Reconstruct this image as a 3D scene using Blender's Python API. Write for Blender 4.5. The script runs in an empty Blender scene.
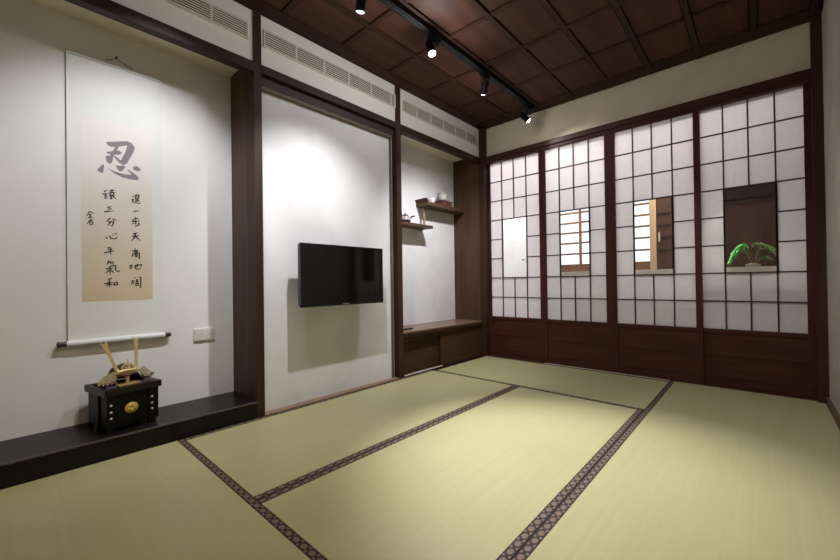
import bpy, bmesh, math, random
from mathutils import Vector, Matrix

random.seed(7)
scene = bpy.context.scene
COL = scene.collection
PI = math.pi

# ------------------------------------------------------------------ helpers
class MB:
    """collects shapes; build() links them as ONE mesh object"""
    def __init__(s):
        s.v = []; s.f = []; s.m = []; s.sm = []; s.uv = {}
    def add(s, vs, fs, mat=0, smooth=False, M=None):
        o = len(s.v)
        for p in vs:
            p = Vector(p)
            s.v.append(M @ p if M else p)
        for f in fs:
            s.f.append([o + i for i in f]); s.m.append(mat); s.sm.append(smooth)
        return s
    def box(s, x0, x1, y0, y1, z0, z1, mat=0, bevel=0.0, M=None):
        x0, x1 = min(x0, x1), max(x0, x1); y0, y1 = min(y0, y1), max(y0, y1); z0, z1 = min(z0, z1), max(z0, z1)
        if bevel > 0:
            bm = bmesh.new(); bmesh.ops.create_cube(bm, size=1.0)
            for v in bm.verts:
                v.co = Vector(((x0+x1)/2 + v.co.x*(x1-x0), (y0+y1)/2 + v.co.y*(y1-y0), (z0+z1)/2 + v.co.z*(z1-z0)))
            bmesh.ops.bevel(bm, geom=list(bm.edges), offset=bevel, segments=2, affect='EDGES', profile=0.6)
            bm.verts.index_update()
            s.add([v.co.copy() for v in bm.verts], [[v.index for v in f.verts] for f in bm.faces], mat, False, M)
            bm.free(); return s
        vs = [(x0,y0,z0),(x1,y0,z0),(x1,y1,z0),(x0,y1,z0),(x0,y0,z1),(x1,y0,z1),(x1,y1,z1),(x0,y1,z1)]
        fs = [(0,3,2,1),(4,5,6,7),(0,1,5,4),(1,2,6,5),(2,3,7,6),(3,0,4,7)]
        return s.add(vs, fs, mat, False, M)
    def tube(s, pts, r, seg=10, mat=0, cap=True, M=None):
        pts = [Vector(p) for p in pts]; n = len(pts)
        rs = r if isinstance(r, (list, tuple)) else [r]*n
        vs = []; fs = []
        up = None
        for i, p in enumerate(pts):
            t = (pts[min(i+1, n-1)] - pts[max(i-1, 0)]).normalized()
            if up is None:
                up = Vector((0,0,1)) if abs(t.z) < .9 else Vector((1,0,0))
            a = t.cross(up)
            if a.length < 1e-5: a = t.cross(Vector((0,1,0)))
            a.normalize(); b = a.cross(t).normalized(); up = b
            for k in range(seg):
                q = 2*PI*k/seg
                vs.append(p + rs[i]*(math.cos(q)*a + math.sin(q)*b))
        for i in range(n-1):
            for k in range(seg):
                k2 = (k+1) % seg
                fs.append((i*seg+k, i*seg+k2, (i+1)*seg+k2, (i+1)*seg+k))
        s.add(vs, fs, mat, True, M)
        if cap:
            s.add(vs[:seg], [tuple(range(seg))], mat, False, M)
            s.add(vs[-seg:], [tuple(range(seg-1, -1, -1))], mat, False, M)
        return s
    def lathe(s, prof, seg=28, mat=0, M=None, sweep=2*PI, start=0.0):
        """profile of (radius, z) turned about z"""
        n = len(prof); vs = []; fs = []
        full = abs(sweep - 2*PI) < 1e-6
        cols = seg if full else seg+1
        for k in range(cols):
            q = start + sweep*k/seg
            for r, z in prof: vs.append((r*math.cos(q), r*math.sin(q), z))
        for k in range(seg):
            k2 = (k+1) % cols
            for i in range(n-1):
                fs.append((k*n+i, k2*n+i, k2*n+i+1, k*n+i+1))
        return s.add(vs, fs, mat, True, M)
    def prism(s, poly, h0, h1, axis='x', mat=0, M=None):
        """2D outline pushed from h0 to h1 along an axis"""
        def P(a, b, h):
            return {'x': (h, a, b), 'y': (a, h, b), 'z': (a, b, h)}[axis]
        n = len(poly)
        vs = [P(a, b, h0) for a, b in poly] + [P(a, b, h1) for a, b in poly]
        fs = [tuple(range(n-1, -1, -1)), tuple(range(n, 2*n))] + [(i, (i+1) % n, n+(i+1) % n, n+i) for i in range(n)]
        return s.add(vs, fs, mat, False, M)
    def build(s, name, mats, parent=None, kind=None, label=None, uvfun=None):
        me = bpy.data.meshes.new(name)
        inv = parent.matrix_basis.inverted() if parent is not None and parent.type == 'EMPTY' else Matrix.Identity(4)
        if parent is not None and parent.type != 'EMPTY' and parent.parent is not None:
            inv = parent.parent.matrix_basis.inverted()
        me.from_pydata([inv @ v for v in s.v], [], s.f)
        if not isinstance(mats, (list, tuple)): mats = [mats]
        for m in mats: me.materials.append(m)
        for i, p in enumerate(me.polygons):
            p.material_index = s.m[i]; p.use_smooth = s.sm[i]
        if uvfun:
            uv = me.uv_layers.new(name='UVMap')
            for p in me.polygons:
                for li in p.loop_indices:
                    uv.data[li].uv = uvfun(s.v[me.loops[li].vertex_index])
        me.update()
        bm = bmesh.new(); bm.from_mesh(me)
        bmesh.ops.recalc_face_normals(bm, faces=bm.faces); bm.to_mesh(me); bm.free()
        o = bpy.data.objects.new(name, me); COL.objects.link(o)
        if parent is not None: o.parent = parent
        if kind: o['kind'] = kind
        if label: o['label'] = label
        return o

def thing(name, label, cat, loc=(0,0,0), rotz=0.0, group=None):
    o = bpy.data.objects.new(name, None); COL.objects.link(o)
    o.empty_display_size = .05
    o.matrix_basis = Matrix.Translation(Vector(loc)) @ Matrix.Rotation(rotz, 4, 'Z')
    o['label'] = label; o['category'] = cat
    if group: o['group'] = group
    return o
def tag(o, label, cat, group=None):
    o['label'] = label; o['category'] = cat
    if group: o['group'] = group
    return o
def struct_root(name, loc=(0,0,0)):
    o = bpy.data.objects.new(name, None); COL.objects.link(o)
    o.matrix_basis = Matrix.Translation(Vector(loc)); o['kind'] = 'structure'
    return o
def copy_tree(o, parent=None):
    c = o.copy(); COL.objects.link(c)
    if parent is not None: c.parent = parent
    for ch in list(o.children): copy_tree(ch, c)
    return c

# ---------------------------------------------------------------- materials
def new_mat(name):
    m = bpy.data.materials.new(name); m.use_nodes = True
    nt = m.node_tree
    return m, nt, nt.nodes, nt.links, nt.nodes['Principled BSDF']
def plain(name, col, rough=.6, metal=0.0, spec=.5, coat=0.0):
    m, nt, N, L, B = new_mat(name)
    B.inputs['Base Color'].default_value = (*col, 1); B.inputs['Roughness'].default_value = rough
    B.inputs['Metallic'].default_value = metal; B.inputs['Specular IOR Level'].default_value = spec
    B.inputs['Coat Weight'].default_value = coat
    return m
def mottled(name, c1, c2, scale=6.0, rough=.8, bump=.0, detail=5, stretch=(1,1,1), spec=.3, bscale=None, lo=.35, hi=.65, coat=0):
    m, nt, N, L, B = new_mat(name)
    tc = N.new('ShaderNodeTexCoord'); mp = N.new('ShaderNodeMapping'); mp.inputs['Scale'].default_value = stretch
    L.new(tc.outputs['Object'], mp.inputs['Vector'])
    nz = N.new('ShaderNodeTexNoise'); nz.inputs['Scale'].default_value = scale; nz.inputs['Detail'].default_value = detail
    nz.inputs['Distortion'].default_value = .6
    L.new(mp.outputs['Vector'], nz.inputs['Vector'])
    cr = N.new('ShaderNodeValToRGB'); cr.color_ramp.elements[0].position = lo; cr.color_ramp.elements[1].position = hi
    cr.color_ramp.elements[0].color = (*c1, 1); cr.color_ramp.elements[1].color = (*c2, 1)
    L.new(nz.outputs['Fac'], cr.inputs['Fac']); L.new(cr.outputs['Color'], B.inputs['Base Color'])
    B.inputs['Roughness'].default_value = rough; B.inputs['Specular IOR Level'].default_value = spec
    B.inputs['Coat Weight'].default_value = coat
    if bump:
        n2 = N.new('ShaderNodeTexNoise'); n2.inputs['Scale'].default_value = bscale or scale*5; n2.inputs['Detail'].default_value = 4
        L.new(mp.outputs['Vector'], n2.inputs['Vector'])
        bp = N.new('ShaderNodeBump'); bp.inputs['Strength'].default_value = bump; bp.inputs['Distance'].default_value = .004
        L.new(n2.outputs['Fac'], bp.inputs['Height']); L.new(bp.outputs['Normal'], B.inputs['Normal'])
    return m
def wood(name, c1, c2, axis, rough=.5, spec=.22, scale=9.0):
    st = {'x': (.12,1.6,1.6), 'y': (1.6,.12,1.6), 'z': (1.6,1.6,.12)}[axis]
    return mottled(name, c1, c2, scale, rough, .12, 6, st, spec, scale*4, .3, .7)
def emit(name, col, strength):
    m = bpy.data.materials.new(name); m.use_nodes = True
    N = m.node_tree.nodes; L = m.node_tree.links; N.clear()
    e = N.new('ShaderNodeEmission'); e.inputs['Color'].default_value = (*col, 1); e.inputs['Strength'].default_value = strength
    o = N.new('ShaderNodeOutputMaterial'); L.new(e.outputs[0], o.inputs[0])
    return m
def glass(name, tint=(.97,.98,.98), rough=.02):
    m = bpy.data.materials.new(name); m.use_nodes = True
    N = m.node_tree.nodes; L = m.node_tree.links; N.clear()
    t = N.new('ShaderNodeBsdfTransparent'); t.inputs[0].default_value = (*tint, 1)
    g = N.new('ShaderNodeBsdfGlossy'); g.inputs['Roughness'].default_value = rough
    fr = N.new('ShaderNodeFresnel'); fr.inputs[0].default_value = 1.45
    mx = N.new('ShaderNodeMixShader'); o = N.new('ShaderNodeOutputMaterial')
    L.new(fr.outputs[0], mx.inputs[0]); L.new(t.outputs[0], mx.inputs[1]); L.new(g.outputs[0], mx.inputs[2]); L.new(mx.outputs[0], o.inputs[0])
    return m
def paper_mat(name, col, trans):
    m = bpy.data.materials.new(name); m.use_nodes = True
    N = m.node_tree.nodes; L = m.node_tree.links; N.clear()
    tc = N.new('ShaderNodeTexCoord')
    nz = N.new('ShaderNodeTexNoise'); nz.inputs['Scale'].default_value = 30; nz.inputs['Detail'].default_value = 6
    L.new(tc.outputs['Object'], nz.inputs['Vector'])
    cr = N.new('ShaderNodeValToRGB'); cr.color_ramp.elements[0].position = .3; cr.color_ramp.elements[1].position = .7
    cr.color_ramp.elements[0].color = (*[c*.95 for c in col], 1); cr.color_ramp.elements[1].color = (*col, 1)
    L.new(nz.outputs['Fac'], cr.inputs['Fac'])
    p = N.new('ShaderNodeBsdfPrincipled'); p.inputs['Roughness'].default_value = .30; p.inputs['Specular IOR Level'].default_value = .5
    t = N.new('ShaderNodeBsdfTranslucent')
    L.new(cr.outputs['Color'], p.inputs['Base Color']); L.new(cr.outputs['Color'], t.inputs['Color'])
    mx = N.new('ShaderNodeMixShader'); mx.inputs[0].default_value = trans
    o = N.new('ShaderNodeOutputMaterial')
    L.new(p.outputs[0], mx.inputs[1]); L.new(t.outputs[0], mx.inputs[2]); L.new(mx.outputs[0], o.inputs[0])
    return m

def straw_mat(name, axis, seed):
    """woven rush: fine ribs along the mat, soft patches"""
    m, nt, N, L, B = new_mat(name)
    tc = N.new('ShaderNodeTexCoord')
    mp = N.new('ShaderNodeMapping'); mp.inputs['Location'].default_value = (seed, seed*1.7, 0)
    mp.inputs['Scale'].default_value = (60, 1.2, 1) if axis == 'y' else (1.2, 60, 1)
    L.new(tc.outputs['Object'], mp.inputs['Vector'])
    n1 = N.new('ShaderNodeTexNoise'); n1.inputs['Scale'].default_value = 1.0; n1.inputs['Detail'].default_value = 3
    L.new(mp.outputs['Vector'], n1.inputs['Vector'])
    n2 = N.new('ShaderNodeTexNoise'); n2.inputs['Scale'].default_value = 1.6; n2.inputs['Detail'].default_value = 3
    L.new(tc.outputs['Object'], n2.inputs['Vector'])
    mm = N.new('ShaderNodeMix'); mm.data_type = 'FLOAT'; mm.inputs['Factor'].default_value = .5
    L.new(n1.outputs['Fac'], mm.inputs['A']); L.new(n2.outputs['Fac'], mm.inputs['B'])
    cr = N.new('ShaderNodeValToRGB'); cr.color_ramp.elements[0].position = .3; cr.color_ramp.elements[1].position = .7
    cr.color_ramp.elements[0].color = (*STRAW1, 1); cr.color_ramp.elements[1].color = (*STRAW2, 1)
    L.new(mm.outputs['Result'], cr.inputs['Fac']); L.new(cr.outputs['Color'], B.inputs['Base Color'])
    B.inputs['Roughness'].default_value = .42; B.inputs['Specular IOR Level'].default_value = .5
    wv = N.new('ShaderNodeTexWave'); wv.inputs['Scale'].default_value = 55; wv.bands_direction = 'X' if axis == 'y' else 'Y'
    L.new(tc.outputs['Object'], wv.inputs['Vector'])
    bp = N.new('ShaderNodeBump'); bp.inputs['Strength'].default_value = .12; bp.inputs['Distance'].default_value = .002
    L.new(wv.outputs['Fac'], bp.inputs['Height']); L.new(bp.outputs['Normal'], B.inputs['Normal'])
    return m
STRAW1 = (.365, .340, .168); STRAW2 = (.42, .392, .208)

def heri_mat():
    """brocade edging: brown cloth with rows of pale rosettes, from the UV strip"""
    m, nt, N, L, B = new_mat('brocade_edging')
    uv = N.new('ShaderNodeUVMap'); uv.uv_map = 'UVMap'
    def dots(off, rad):
        ad = N.new('ShaderNodeVectorMath'); ad.operation = 'ADD'; ad.inputs[1].default_value = (off[0], off[1], 0)
        L.new(uv.outputs[0], ad.inputs[0])
        fr = N.new('ShaderNodeVectorMath'); fr.operation = 'FRACTION'; L.new(ad.outputs[0], fr.inputs[0])
        sb = N.new('ShaderNodeVectorMath'); sb.operation = 'SUBTRACT'; sb.inputs[1].default_value = (.5, .5, 0)
        L.new(fr.outputs[0], sb.inputs[0])
        ln = N.new('ShaderNodeVectorMath'); ln.operation = 'LENGTH'; L.new(sb.outputs[0], ln.inputs[0])
        lt = N.new('ShaderNodeMapRange'); lt.inputs['From Min'].default_value = rad+.05; lt.inputs['From Max'].default_value = rad-.05
        L.new(ln.outputs['Value'], lt.inputs['Value'])
        return lt.outputs[0]
    a = dots((0,0), .30); b = dots((.5,.70), .13); c = dots((.5,.30), .13)
    m1 = N.new('ShaderNodeMath'); m1.operation = 'MAXIMUM'; L.new(a, m1.inputs[0]); L.new(b, m1.inputs[1])
    m2 = N.new('ShaderNodeMath'); m2.operation = 'MAXIMUM'; L.new(m1.outputs[0], m2.inputs[0]); L.new(c, m2.inputs[1])
    nz = N.new('ShaderNodeTexNoise'); nz.inputs['Scale'].default_value = 8; L.new(uv.outputs[0], nz.inputs['Vector'])
    mx = N.new('ShaderNodeMix'); mx.data_type = 'RGBA'
    L.new(m2.outputs[0], mx.inputs['Factor'])
    mx.inputs['A'].default_value = (.010, .005, .003, 1); mx.inputs['B'].default_value = (.17, .112, .076, 1)
    L.new(mx.outputs['Result'], B.inputs['Base Color']); B.inputs['Roughness'].default_value = .75
    return m

WALL = mottled('washi_plaster', (.72,.71,.70), (.79,.785,.78), 3.2, .85, .25, 5, bscale=22)
WALLP = mottled('niche_plaster', (.75,.742,.73), (.785,.778,.77), 2.0, .85, .1, 4, bscale=30)
CREAM = plain('cream_paint', (.72,.66,.52), .8)
ACW = plain('white_panel', (.74,.72,.66), .55)
VENT = plain('vent_metal', (.72,.68,.58), .5)
VDARK = plain('vent_dark', (.006,.005,.004), .9)
BEAM_Y = wood('beam_wood_y', (.028,.012,.008), (.046,.021,.013), 'y')
BEAM_X = wood('beam_wood_x', (.040,.013,.009), (.070,.024,.015), 'x')
POST_Z = wood('post_wood', (.030,.013,.008), (.052,.025,.014), 'z')
PANEL_Z = wood('panel_wood', (.058,.028,.016), (.095,.050,.029), 'z')
SHOJI_Z = wood('shoji_wood_z', (.044,.011,.008), (.072,.020,.013), 'z')
SHOJI_X = wood('shoji_wood_x', (.044,.011,.008), (.072,.020,.013), 'x')
SHOJI_P = wood('shoji_panel_wood', (.042,.012,.007), (.070,.022,.012), 'x', scale=14)
KUMI = plain('kumiko_dark', (.035,.016,.012), .5)
CEIL_P = wood('ceiling_panel_wood', (.040,.0145,.008), (.070,.027,.014), 'y', .65, .2, 7)
CEIL_B = wood('ceiling_batten_wood', (.028,.011,.006), (.045,.018,.010), 'y', .7, .2)
CEIL_D = plain('ceiling_gap_shade', (.012,.006,.004), .9)
SILL = wood('sill_wood', (.20,.13,.075), (.28,.19,.12), 'y')
SHELF = wood('shelf_wood', (.062,.034,.018), (.10,.058,.032), 'y')
CAB = wood('cabinet_wood', (.030,.013,.008), (.048,.022,.013), 'y')
CABTOP = wood('cabinet_top_wood', (.15,.085,.055), (.22,.135,.09), 'y', .3)
LACQ = mottled('black_lacquer_board', (.004,.003,.003), (.008,.0065,.0065), 5, .34, 0, spec=.25)
BLACK = plain('black_metal', (.005,.004,.004), .5, spec=.2)
BLKPL = plain('black_plastic', (.012,.012,.013), .22, spec=.5)
PAPER = paper_mat('shoji_paper', (.80,.775,.785), .5)
GLASS = glass('clear_glass')
HERI = heri_mat()
WHITEP = plain('white_paint', (.80,.80,.80), .6)
PLASTIC_W = plain('white_plastic', (.72,.70,.66), .35)
GOLD = plain('gold_metal', (.55,.38,.12), .35, .7)
GOLDL = plain('pale_gold', (.62,.50,.24), .4, .4)
CHROME = plain('steel', (.6,.6,.6), .25, 1.0)
LENS = emit('lamp_lens', (1,.96,.92), 55)
BIG=[[(-3.337,1.662),(-3.314,1.67),(-3.24,1.693),(-3.218,1.686),(-3.204,1.664),(-3.21,1.637),(-3.241,1.563),(-3.259,1.547),(-3.273,1.562),(-3.266,1.583),(-3.251,1.621),(-3.24,1.664),(-3.245,1.666),(-3.29,1.646),(-3.314,1.64),(-3.328,1.647)],[(-3.295,1.645),(-3.279,1.649),(-3.29,1.62),(-3.304,1.586),(-3.31,1.551),(-3.321,1.542),(-3.334,1.553),(-3.338,1.584),(-3.321,1.588),(-3.309,1.612)],[(-3.335,1.606),(-3.314,1.615),(-3.3,1.624),(-3.278,1.629),(-3.265,1.619),(-3.273,1.606),(-3.29,1.6),(-3.309,1.602),(-3.328,1.597)],[(-3.302,1.589),(-3.295,1.594),(-3.273,1.575),(-3.258,1.572),(-3.266,1.552),(-3.281,1.561)],[(-3.35,1.534),(-3.345,1.531),(-3.349,1.485),(-3.357,1.483),(-3.375,1.494),(-3.373,1.502)],[(-3.331,1.517),(-3.3,1.504),(-3.261,1.497),(-3.221,1.499),(-3.231,1.515),(-3.241,1.526),(-3.236,1.528),(-3.216,1.515),(-3.191,1.498),(-3.186,1.483),(-3.193,1.474),(-3.227,1.472),(-3.266,1.477),(-3.3,1.492)],[(-3.293,1.539),(-3.249,1.546),(-3.251,1.535),(-3.266,1.511),(-3.278,1.509),(-3.288,1.525)],[(-3.215,1.547),(-3.198,1.557),(-3.18,1.548),(-3.176,1.535),(-3.19,1.527),(-3.211,1.531)]]
CHARS=[[[(-3.347,1.38),(-3.332,1.39)],[(-3.354,1.364),(-3.327,1.373)],[(-3.339,1.371),(-3.341,1.345)],[(-3.345,1.354),(-3.33,1.358)],[(-3.344,1.342),(-3.33,1.348)],[(-3.322,1.387),(-3.299,1.395)],[(-3.31,1.399),(-3.312,1.382)],[(-3.324,1.376),(-3.296,1.383)],[(-3.318,1.379),(-3.32,1.364)],[(-3.304,1.384),(-3.305,1.368)],[(-3.326,1.36),(-3.295,1.369)],[(-3.314,1.365),(-3.319,1.342)],[(-3.319,1.342),(-3.307,1.353)],[(-3.309,1.363),(-3.291,1.344)]],[[(-3.333,1.292),(-3.312,1.301)],[(-3.33,1.283),(-3.312,1.289)],[(-3.346,1.267),(-3.302,1.278)]],[[(-3.319,1.236),(-3.338,1.21)],[(-3.31,1.231),(-3.29,1.222)],[(-3.328,1.211),(-3.304,1.217),(-3.31,1.191),(-3.319,1.192)],[(-3.318,1.213),(-3.331,1.191)]],[[(-3.335,1.126),(-3.337,1.113)],[(-3.323,1.134),(-3.318,1.118),(-3.295,1.119),(-3.289,1.131)],[(-3.31,1.141),(-3.305,1.135)],[(-3.3,1.149),(-3.29,1.142)]],[[(-3.216,1.378),(-3.212,1.368)],[(-3.221,1.353),(-3.213,1.358),(-3.217,1.34),(-3.202,1.339),(-3.178,1.336)],[(-3.202,1.384),(-3.186,1.388),(-3.188,1.365),(-3.202,1.361)],[(-3.202,1.374),(-3.188,1.376)],[(-3.202,1.384),(-3.202,1.346)],[(-3.202,1.346),(-3.188,1.357)],[(-3.196,1.361),(-3.182,1.347)]],[[(-3.213,1.285),(-3.184,1.294)]],[[(-3.204,1.253),(-3.204,1.233)],[(-3.204,1.243),(-3.189,1.248)],[(-3.214,1.242),(-3.214,1.228)],[(-3.222,1.224),(-3.183,1.235)],[(-3.202,1.229),(-3.203,1.209)],[(-3.213,1.218),(-3.217,1.209)],[(-3.189,1.224),(-3.186,1.21),(-3.208,1.197)]],[[(-3.217,1.153),(-3.192,1.162)],[(-3.22,1.137),(-3.184,1.147)],[(-3.204,1.157),(-3.209,1.133),(-3.223,1.111)],[(-3.203,1.14),(-3.18,1.114)]],[[(-3.407,1.262),(-3.422,1.23)],[(-3.406,1.26),(-3.388,1.249)],[(-3.412,1.241),(-3.398,1.246)],[(-3.405,1.245),(-3.406,1.226)],[(-3.412,1.233),(-3.398,1.236)],[(-3.417,1.223),(-3.393,1.229)],[(-3.4,1.22),(-3.42,1.189)],[(-3.415,1.207),(-3.391,1.215)],[(-3.407,1.202),(-3.395,1.205),(-3.396,1.19),(-3.408,1.189),(-3.407,1.202)]],[[(-3.334,1.063),(-3.316,1.069)],[(-3.331,1.055),(-3.327,1.049)],[(-3.314,1.061),(-3.319,1.05)],[(-3.348,1.036),(-3.301,1.05)],[(-3.32,1.064),(-3.319,1.025)]],[[(-3.327,.992),(-3.336,.968)],[(-3.328,.983),(-3.309,.988)],[(-3.321,.981),(-3.317,.973)],[(-3.309,.985),(-3.306,.969)],[(-3.321,.962),(-3.296,.965),(-3.299,.942),(-3.288,.929),(-3.278,.938)],[(-3.341,.945),(-3.309,.952)],[(-3.324,.961),(-3.321,.914)],[(-3.327,.937),(-3.342,.919)],[(-3.319,.942),(-3.304,.922)]],[[(-3.315,.893),(-3.335,.883)],[(-3.349,.861),(-3.312,.871)],[(-3.326,.883),(-3.325,.84)],[(-3.328,.863),(-3.34,.847)],[(-3.325,.863),(-3.312,.852)],[(-3.307,.869),(-3.304,.854),(-3.289,.856),(-3.29,.871),(-3.307,.867)]],[[(-3.209,1.067),(-3.205,1.06)],[(-3.222,1.052),(-3.19,1.059)],[(-3.212,1.049),(-3.196,1.052),(-3.198,1.043),(-3.212,1.041)],[(-3.218,1.037),(-3.221,1.016)],[(-3.218,1.036),(-3.186,1.043),(-3.186,1.009),(-3.193,1.013)],[(-3.207,1.031),(-3.196,1.032),(-3.197,1.021),(-3.207,1.021),(-3.207,1.031)]],[[(-3.235,.962),(-3.218,.966)],[(-3.226,.974),(-3.226,.954)],[(-3.235,.95),(-3.218,.955)],[(-3.21,.964),(-3.176,.975),(-3.179,.96)],[(-3.196,.978),(-3.198,.958)],[(-3.207,.971),(-3.206,.951),(-3.193,.946),(-3.179,.953)]],[[(-3.219,.882),(-3.225,.855)],[(-3.21,.899),(-3.208,.892)],[(-3.188,.899),(-3.18,.898),(-3.182,.837),(-3.187,.841)],[(-3.215,.879),(-3.213,.873)],[(-3.217,.862),(-3.211,.869)],[(-3.205,.882),(-3.191,.886)],[(-3.206,.872),(-3.189,.875)],[(-3.198,.882),(-3.2,.862)],[(-3.205,.862),(-3.191,.864),(-3.194,.851),(-3.205,.851),(-3.205,.862)]]]
# ------------------------------------------------------------------ camera
cam_d = bpy.data.cameras.new('camera'); cam = bpy.data.objects.new('camera', cam_d); COL.objects.link(cam)
cam_d.sensor_width = 36.0; cam_d.lens = 376.04/840*36; cam_d.clip_start = .02
yaw, pitch, roll = math.radians(-42.2175), math.radians(.3978), math.radians(-.7735)
fw = Vector((math.sin(yaw), math.cos(yaw), 0)); rt = Vector((math.cos(yaw), -math.sin(yaw), 0)); up = Vector((0,0,1))
fw, up = fw*math.cos(pitch) + up*math.sin(pitch), up*math.cos(pitch) - fw*math.sin(pitch)
rt, up = rt*math.cos(roll) + up*math.sin(roll), up*math.cos(roll) - rt*math.sin(roll)
Mc = Matrix((rt, up, -fw)).transposed().to_4x4(); Mc.translation = Vector((2.3748, -3.72, .8446))
cam.matrix_world = Mc
scene.camera = cam

YB = -4.45      # wall behind the camera
XR = 2.70       # right wall
# ------------------------------------------------------------- room setting
MB().box(-.5, XR+.05, YB-.05, 1.3, -.10, -.032).build('floor', wood('subfloor', (.06,.035,.02), (.09,.05,.03), 'y'), kind='structure')

# ceiling: battens and panels over a backing coloured dark for shade in the gaps
c = MB()
c.box(-.45, XR+.05, YB-.05, .0, 2.625, 2.70, 2)
xs = [.085, .41, .735, 1.06, 1.385, 1.71, 2.035, 2.36, 2.66]
ys = [-.15 - .47*k for k in range(10)]
bw = .017
for i in range(len(xs)-1):
    for j in range(len(ys)-1):
        c.box(xs[i]+bw+.008, xs[i+1]-bw-.008, ys[j+1]+bw+.008, ys[j]-bw-.008, 2.609, 2.626, 0)
for x in xs: c.box(x-bw, x+bw, YB, 0, 2.600, 2.626, 1)
for y in ys:
    for i in range(len(xs)-1): c.box(xs[i]+bw+.004, xs[i+1]-bw-.004, y-bw, y+bw, 2.600, 2.626, 1)
c.box(-.02, xs[0]-bw-.004, YB, 0, 2.602, 2.626, 1)
c.box(-.02, XR, ys[0]+bw+.004, 0, 2.602, 2.626, 1)
c.build('ceiling', [CEIL_P, CEIL_B, CEIL_D], kind='structure')

# left side: television bay wall, display niche (tokonoma) and shelf alcove
MB().box(-.12, -.06, -2.602, -1.39, -.03, 2.60).build('wall_left', WALL, kind='structure')
n = MB()
n.box(-.43, -.365, YB, -2.652, -.03, 2.33, 0)              # niche back
n.box(-.365, -.05, YB, -2.652, 2.305, 2.335, 1)            # niche ceiling
n.build('wall_niche', [WALLP, CREAM], kind='structure')
a = MB()
a.box(-.45, -.385, -1.335, -.0, -.03, 2.33, 0)
a.box(-.385, -.05, -1.335, -.05, 2.305, 2.335, 1)
a.box(-.385, -.06, -1.345, -1.333, -.03, 2.305, 0)
a.build('wall_alcove', [WALL, CREAM], kind='structure')
# white bulkhead panels over the beam (one per bay)
MB().box(-.06, -.012, YB, -2.652, 2.268, 2.60).build('wall_bulkhead_niche', ACW, kind='structure')
MB().box(-.06, -.012, -2.602, -1.39, 2.268, 2.60).build('wall_bulkhead_television', ACW, kind='structure')
MB().box(-.06, -.012, -1.333, -.05, 2.268, 2.60).build('wall_bulkhead_alcove', ACW, kind='structure')
# posts and beams
MB().box(-.12, .0, -2.652, -2.602, -.03, 2.605).build('trim_1', POST_Z, kind='structure')
MB().box(-.365, -.12, -2.652, -2.625, -.03, 2.305).build('trim_2', PANEL_Z, kind='structure')
MB().box(-.12, .0, -1.39, -1.333, -.03, 2.605).build('trim_3', POST_Z, kind='structure')
MB().box(-.40, -.02, -.05, -.02, -.03, 2.305).build('trim_4', PANEL_Z, kind='structure')
MB().box(-.02, .05, -.05, .03, -.03, 2.605).build('trim_5', POST_Z, kind='structure')
bb = MB()
bb.box(-.055, .004, YB, -2.652, 2.205, 2.268, 0, .003)
bb.box(-.055, .004, -2.602, -1.39, 2.215, 2.268, 0, .003)
bb.box(-.055, .004, -1.333, -.05, 2.205, 2.268, 0, .003)
bb.build('trim_6', BEAM_Y, kind='structure')
MB().box(-.06, -.035, -2.602, -1.39, 2.155, 2.215).build('trim_7', plain('blind_slot_wood', (.03,.014,.009), .6), kind='structure')
tr = MB()
tr.box(-.06, -.030, -2.602, -1.41, 2.128, 2.150, 0); tr.box(-.06, -.045, -1.425, -1.41, .01, 2.13, 0)
tr.build('trim_8', wood('wall_edge_wood', (.12,.085,.058), (.17,.125,.088), 'y'), kind='structure')
MB().box(-.06, .0, -2.602, -1.39, -.03, .006).build('trim_9', SILL, kind='structure')
# raised black lacquer floor of the display niche
k = MB()
k.box(-.365, .0, YB, -2.652, .082, .104, 0, .002)
k.box(-.365, -.004, YB, -2.652, -.03, .082, 0)
k.build('floor_niche', LACQ, kind='structure')
MB().box(-.005, .0015, -4.4, -2.655, .097, .1055, 0, .001).build('trim_15', plain('step_edge_highlight', (.09,.075,.07), .3), kind='structure')  # added lighter strip that paints the highlight along the step's front edge
# back side: header, upper wall, corner posts, sill
MB().box(.05, XR, .02, .09, 2.27, 2.62).build('wall_back', mottled('cream_plaster', (.57,.505,.37), (.63,.56,.42), 3, .85, .1), kind='structure')
h = MB()
h.box(.05, 2.655, -.018, .09, 2.225, 2.275, 0, .003); h.box(.05, 2.655, -.004, .09, 2.195, 2.225, 0)
h.build('trim_10', BEAM_X, kind='structure')
MB().box(2.648, 2.705, -.045, .09, -.03, 2.605).build('trim_11', wood('corner_post_wood', (.035,.013,.010), (.06,.024,.016), 'z'), kind='structure')
MB().box(.05, 2.648, -.004, .10, -.032, .004).build('trim_12', BEAM_X, kind='structure')
MB().box(.72, 1.80, -.0175, -.0045, -.03, .004).build('trim_13', plain('pale_rail', (.62,.57,.47), .5), kind='structure')
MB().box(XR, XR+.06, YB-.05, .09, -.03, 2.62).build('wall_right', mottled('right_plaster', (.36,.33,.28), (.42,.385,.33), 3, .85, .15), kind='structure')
MB().box(XR-.014, XR, YB, -.045, -.03, .045).build('baseboard_right', wood('baseboard_wood', (.10,.06,.035), (.15,.09,.05), 'y'), kind='structure')
MB().box(-.45, XR, YB-.06, YB, -.03, 2.62).build('wall_front', mottled('front_plaster', (.62,.59,.53), (.68,.64,.58), 3, .85, .15), kind='structure')

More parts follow.
